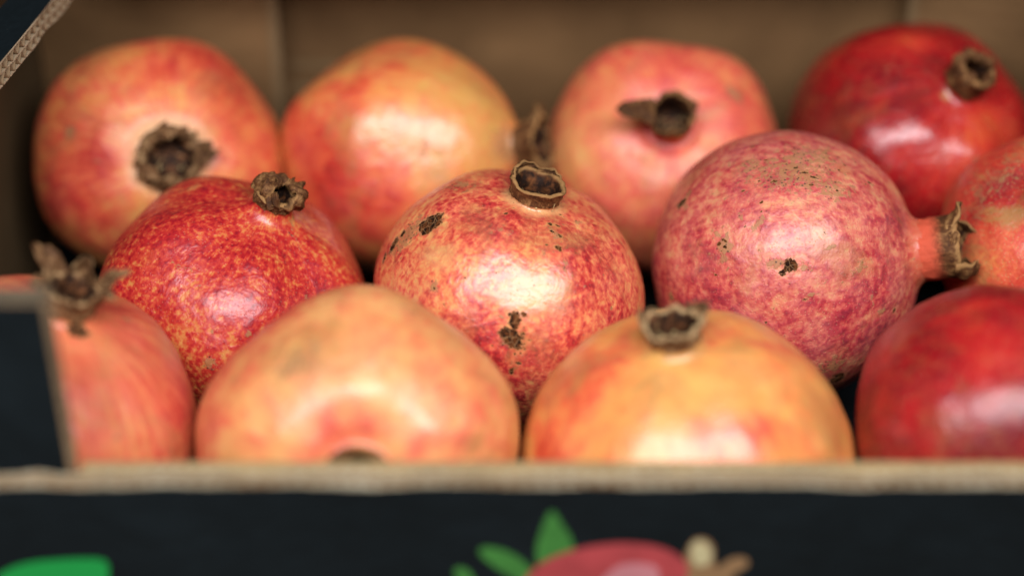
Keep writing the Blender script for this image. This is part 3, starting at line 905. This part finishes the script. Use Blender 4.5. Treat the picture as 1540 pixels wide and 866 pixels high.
xa = wall_x(424, 60, YB - 0.004).x
xb = wall_x(1357, 30, YB - 0.004).x
def flap(x0, x1, y0a, y0b, seed):
    """folded flap standing in front of the back wall: x0 hinge side, x1 free cut edge"""
    L = ZT - 0.001
    dx = x1 - x0
    ang = math.atan2(y0b - y0a, abs(dx))
    # board frame: local x up (along the cut), y thickness toward the wall, z from cut edge back to hinge
    zdir = Vector((-1 if dx > 0 else 1, 0, 0)) * math.cos(ang) + Vector((0, -math.sin(ang), 0))
    xdir = Vector((0, 0, 1))
    ydir = zdir.cross(xdir)
    if ydir.y < 0:
        ydir = -ydir
        m = Matrix((xdir, ydir, zdir)).transposed().to_4x4()
    else:
        m = Matrix((xdir, ydir, zdir)).transposed().to_4x4()
    m.translation = Vector((x1, y0b, 0.0005))
    b = corrugated('corner_flap', L, 0.0060, abs(dx) / math.cos(ang), 1, 0.0062, m, crate, KRAFT, KRAFT_EDGE, seed)
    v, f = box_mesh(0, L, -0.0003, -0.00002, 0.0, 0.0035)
    mesh_obj('lit_edge_strip', v, f, KRAFT_PALE, b, smooth=False)  # pale strip paints in the light along the flap's free edge
    return b


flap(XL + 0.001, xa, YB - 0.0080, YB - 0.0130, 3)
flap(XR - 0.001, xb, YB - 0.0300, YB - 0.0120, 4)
for (px0, px1, py0, py1) in ((440, 520, 93, 103), (440, 505, 126, 136), (440, 490, 152, 158)):
    q0 = wall_x(px0, py1, YB - 0.0002)
    q1 = wall_x(px1, py0, YB - 0.0002)
    panel('pale_stripe', q0.x, q1.x, YB - 0.0003, YB - 0.00002, q0.z, q1.z, KRAFT_PALE, bw)  # thin pale stripes laid on the back wall

# top flanges folded inwards, printed side up, cut double-wall edge facing inwards
def flange(corner, xdir, zdir, length, deep, seed, thick=0.0078, pitch=0.0052):
    ydir = Vector((0, 0, 1))
    m = Matrix((Vector(xdir), ydir, Vector(zdir))).transposed().to_4x4()
    m.translation = Vector(corner)
    b = corrugated('top_flange', length, thick, deep, 2, pitch, m, crate, KRAFT_EDGE, KRAFT_EDGE, seed, rag=0.0011)
    v, f = box_mesh(0, length, thick, thick + 0.0003, 0.0004, deep)
    s = mesh_obj('printed_sheet', v, f, BLACK, b, smooth=False)
    return b


def nrm(v):
    v = Vector(v); v.normalize(); return v


# left flange; its inner edge runs slightly askew, as the board is bent
pa = place(-8, 140, ZT)[0]
pb = place(112, -8, ZT)[0]
dirL = nrm((pb - pa))
startL = pa - dirL * (pa.y - (YF + 0.002)) / dirL.y
LL = (YB - 0.002 - startL.y) / dirL.y
zL = Vector((-dirL.y, dirL.x, 0))
flange((startL.x, startL.y, ZT - 0.0015), dirL, zL, LL, startL.x - XL + 0.004, 5)
flange((XR - 0.030, YF + 0.002, ZT + 0.0002), (0, 1, 0), (1, 0, 0), YB - YF - 0.004, 0.034, 6)
dB = nrm((1, 0.034, 0))
flange((XL + 0.034, YB - 0.054, ZT + 0.0002), dB, Vector((-dB.y, dB.x, 0)), XR - XL - 0.068, 0.058, 7)

# front: inner ply full height at the corners and cut low between them; outer ply low all along
XC0, XC1 = -0.1165, 0.205


FRAME = {}


def upright(name, x0, x1, y0, z1, thick, seed, print_sheet=True, liner=KRAFT_EDGE, rag=0.0012, z0=-0.015, layers=1, pitch=0.0042):
    m = Matrix(((1, 0, 0), (0, 1, 0), (0, 0, -1))).to_4x4()
    # local x = world x, y = world y, z = down from the cut edge
    m.translation = Vector((x0, y0, z1))
    FRAME[name] = m
    b = corrugated(name, x1 - x0, thick, z1 - z0, layers, pitch, m, crate, liner, KRAFT_EDGE, seed, rag=rag)
    if print_sheet:
        rs = np.random.RandomState(seed + 90)
        n = int((x1 - x0) / 0.0022)
        xs = np.linspace(0, x1 - x0, n + 1)
        tear = np.interp(xs, np.linspace(0, x1 - x0, max(5, n // 5)), rs.rand(max(5, n // 5))) * 0.0011 + rs.rand(n + 1) * 0.0003
        V, F = [], []
        for i, x in enumerate(xs):
            for zz_ in (tear[i] + 0.0006, z1 - z0):
                V.append((x, -0.0003, zz_)); V.append((x, -0.00002, zz_))
        for i in range(n):
            a = i * 4
            F += [(a, a + 4, a + 6, a + 2), (a, a + 1, a + 5, a + 4), (a + 1, a + 3, a + 7, a + 5)]
        mesh_obj('printed_sheet', V, F, BLACK, b, smooth=False)
    return b


fo = upright('front_outer_ply', XL - 0.007, XR + 0.007, YF - 0.0125, ZR, 0.0062, 11, liner=TORN, layers=1, rag=0.0030)
fi = panel('front_inner_ply', XC0 + 0.0006, XC1 - 0.0006, YF - 0.0058, YF - 0.0003, -0.015, ZR - 0.0012, FOLD)
bv = fi.modifiers.new('soft_fold', 'BEVEL')
bv.width = 0.0018
bv.segments = 4


def corner_post(x0, x1, edge_right, seed):
    """full height corner of the front: the cut side edge shows, the top edge shows"""
    T = 0.0058
    sgn = 1 if edge_right else -1
    xdir = Vector((0, 0, 1)); zdir = Vector((-sgn, 0, 0)); ydir = Vector((0, 1, 0))
    m = Matrix((xdir, ydir, zdir)).transposed().to_4x4()
    m.translation = Vector((x1 if edge_right else x0, YF - 0.0062, 0.0))
    b = corrugated('corner_post', (ZT + 0.0045), T, x1 - x0, 1, 0.0062, m, crate, FLUTE, KRAFT_EDGE, seed, rag=0.0012)
    v, f = box_mesh(0, (ZT + 0.0045) - 0.0008, -0.0003, -0.00002, 0.0013, x1 - x0)
    mesh_obj('printed_sheet', v, f, BLACK, b, smooth=False)
    # worn bare cap along the top cut
    v, f = box_mesh((ZT + 0.0045), (ZT + 0.0045) + 0.0009, 0.0, T, 0.0006, x1 - x0)
    mesh_obj('top_edge', v, f, CAP, b, smooth=False)
    return b


corner_post(XL - 0.007, XC0, True, 21)
corner_post(XC1, XR + 0.007, False, 22)

# printed picture on the front: leaves and a fruit with its crown, flat ink
PG = simple('green_ink', (0.045, 0.19, 0.035), 0.5, 0.40, 110)
PG2 = simple('green_ink_bright', (0.008, 0.30, 0.055), 0.5, 0.05, 60)
PR = simple('red_ink', (0.40, 0.055, 0.060), 0.5, 0.45, 90)
PRL = simple('pink_ink', (0.52, 0.20, 0.22), 0.5, 0.2, 70)
PB = simple('brown_ink', (0.26, 0.15, 0.07), 0.5, 0.3, 200)
PC = simple('cream_ink', (0.50, 0.44, 0.24), 0.5, 0.2, 200)
YP = YF - 0.0125 - 0.0003


def printed(name, pts, mat, lift):
    """flat print: outline points given as spots of the photograph, laid on the front face"""
    P = []
    for (px, py) in pts:
        d = FWD + RT * ((px - 770) / F_PX) + UP * ((433 - py) / F_PX)
        t = (YP - CAM.y) / d.y
        q = CAM + d * t
        P.append((q.x, YP - lift, q.z))
    Q = catmull([(p[0], p[2]) for p in P + [P[0]]], 60)[:-1]
    V = [(q[0], YP - lift, q[1]) for q in Q] + [(q[0], YP - lift + 0.00003, q[1]) for q in Q]
    n = len(Q)
    F = [tuple(range(n)), tuple(range(2 * n - 1, n - 1, -1))] + [(i, i + n, (i + 1) % n + n, (i + 1) % n) for i in range(n)]
    inv = FRAME['front_outer_ply'].inverted()
    V = [inv @ Vector(p) for p in V]
    return mesh_obj(name, V, F, mat, fo, smooth=False)


printed('printed_leaf', [(815, 872), (806, 832), (815, 795), (830, 768), (845, 788), (860, 812), (866, 850), (850, 880)], PG, .00006)
printed('printed_leaf', [(790, 880), (745, 852), (722, 832), (726, 822), (756, 826), (786, 842), (822, 880)], PG, .00009)
printed('printed_leaf', [(690, 874), (683, 858), (690, 852), (706, 858), (714, 878), (700, 895)], PG, .00006)
printed('printed_fruit', [(775, 900), (790, 868), (820, 842), (870, 824), (930, 816), (985, 820), (1020, 834), (1040, 858), (1052, 900), (1050, 1010), (960, 1070), (860, 1060), (790, 990)], PR, .00013)
printed('printed_highlight', [(905, 870), (930, 850), (965, 846), (990, 856), (985, 890), (950, 905), (915, 895)], PRL, .00017)
printed('printed_crown', [(1030, 880), (1035, 855), (1030, 835), (1042, 812), (1058, 808), (1072, 818), (1074, 838), (1078, 852), (1100, 838), (1122, 838), (1124, 850), (1105, 862), (1085, 890), (1060, 900)], PB, .00021)
printed('printed_crown', [(1040, 838), (1040, 820), (1052, 812), (1066, 820), (1070, 836), (1062, 848), (1046, 848)], PC, .00025)
printed('printed_leaf', [(-40, 900), (0, 862), (40, 846), (100, 840), (150, 840), (163, 850), (160, 880), (140, 920), (40, 940)], PG2, .00006)

# counter under the crate
WOOD = kraft_material('counter_wood', (0.10, 0.07, 0.045), (0.18, 0.13, 0.09))
v, f = box_mesh(-1.2, 1.2, -0.6, 0.9, -0.055, -0.0155)
ct = mesh_obj('counter', v, f, WOOD, None, smooth=False)
ct['kind'] = 'structure'
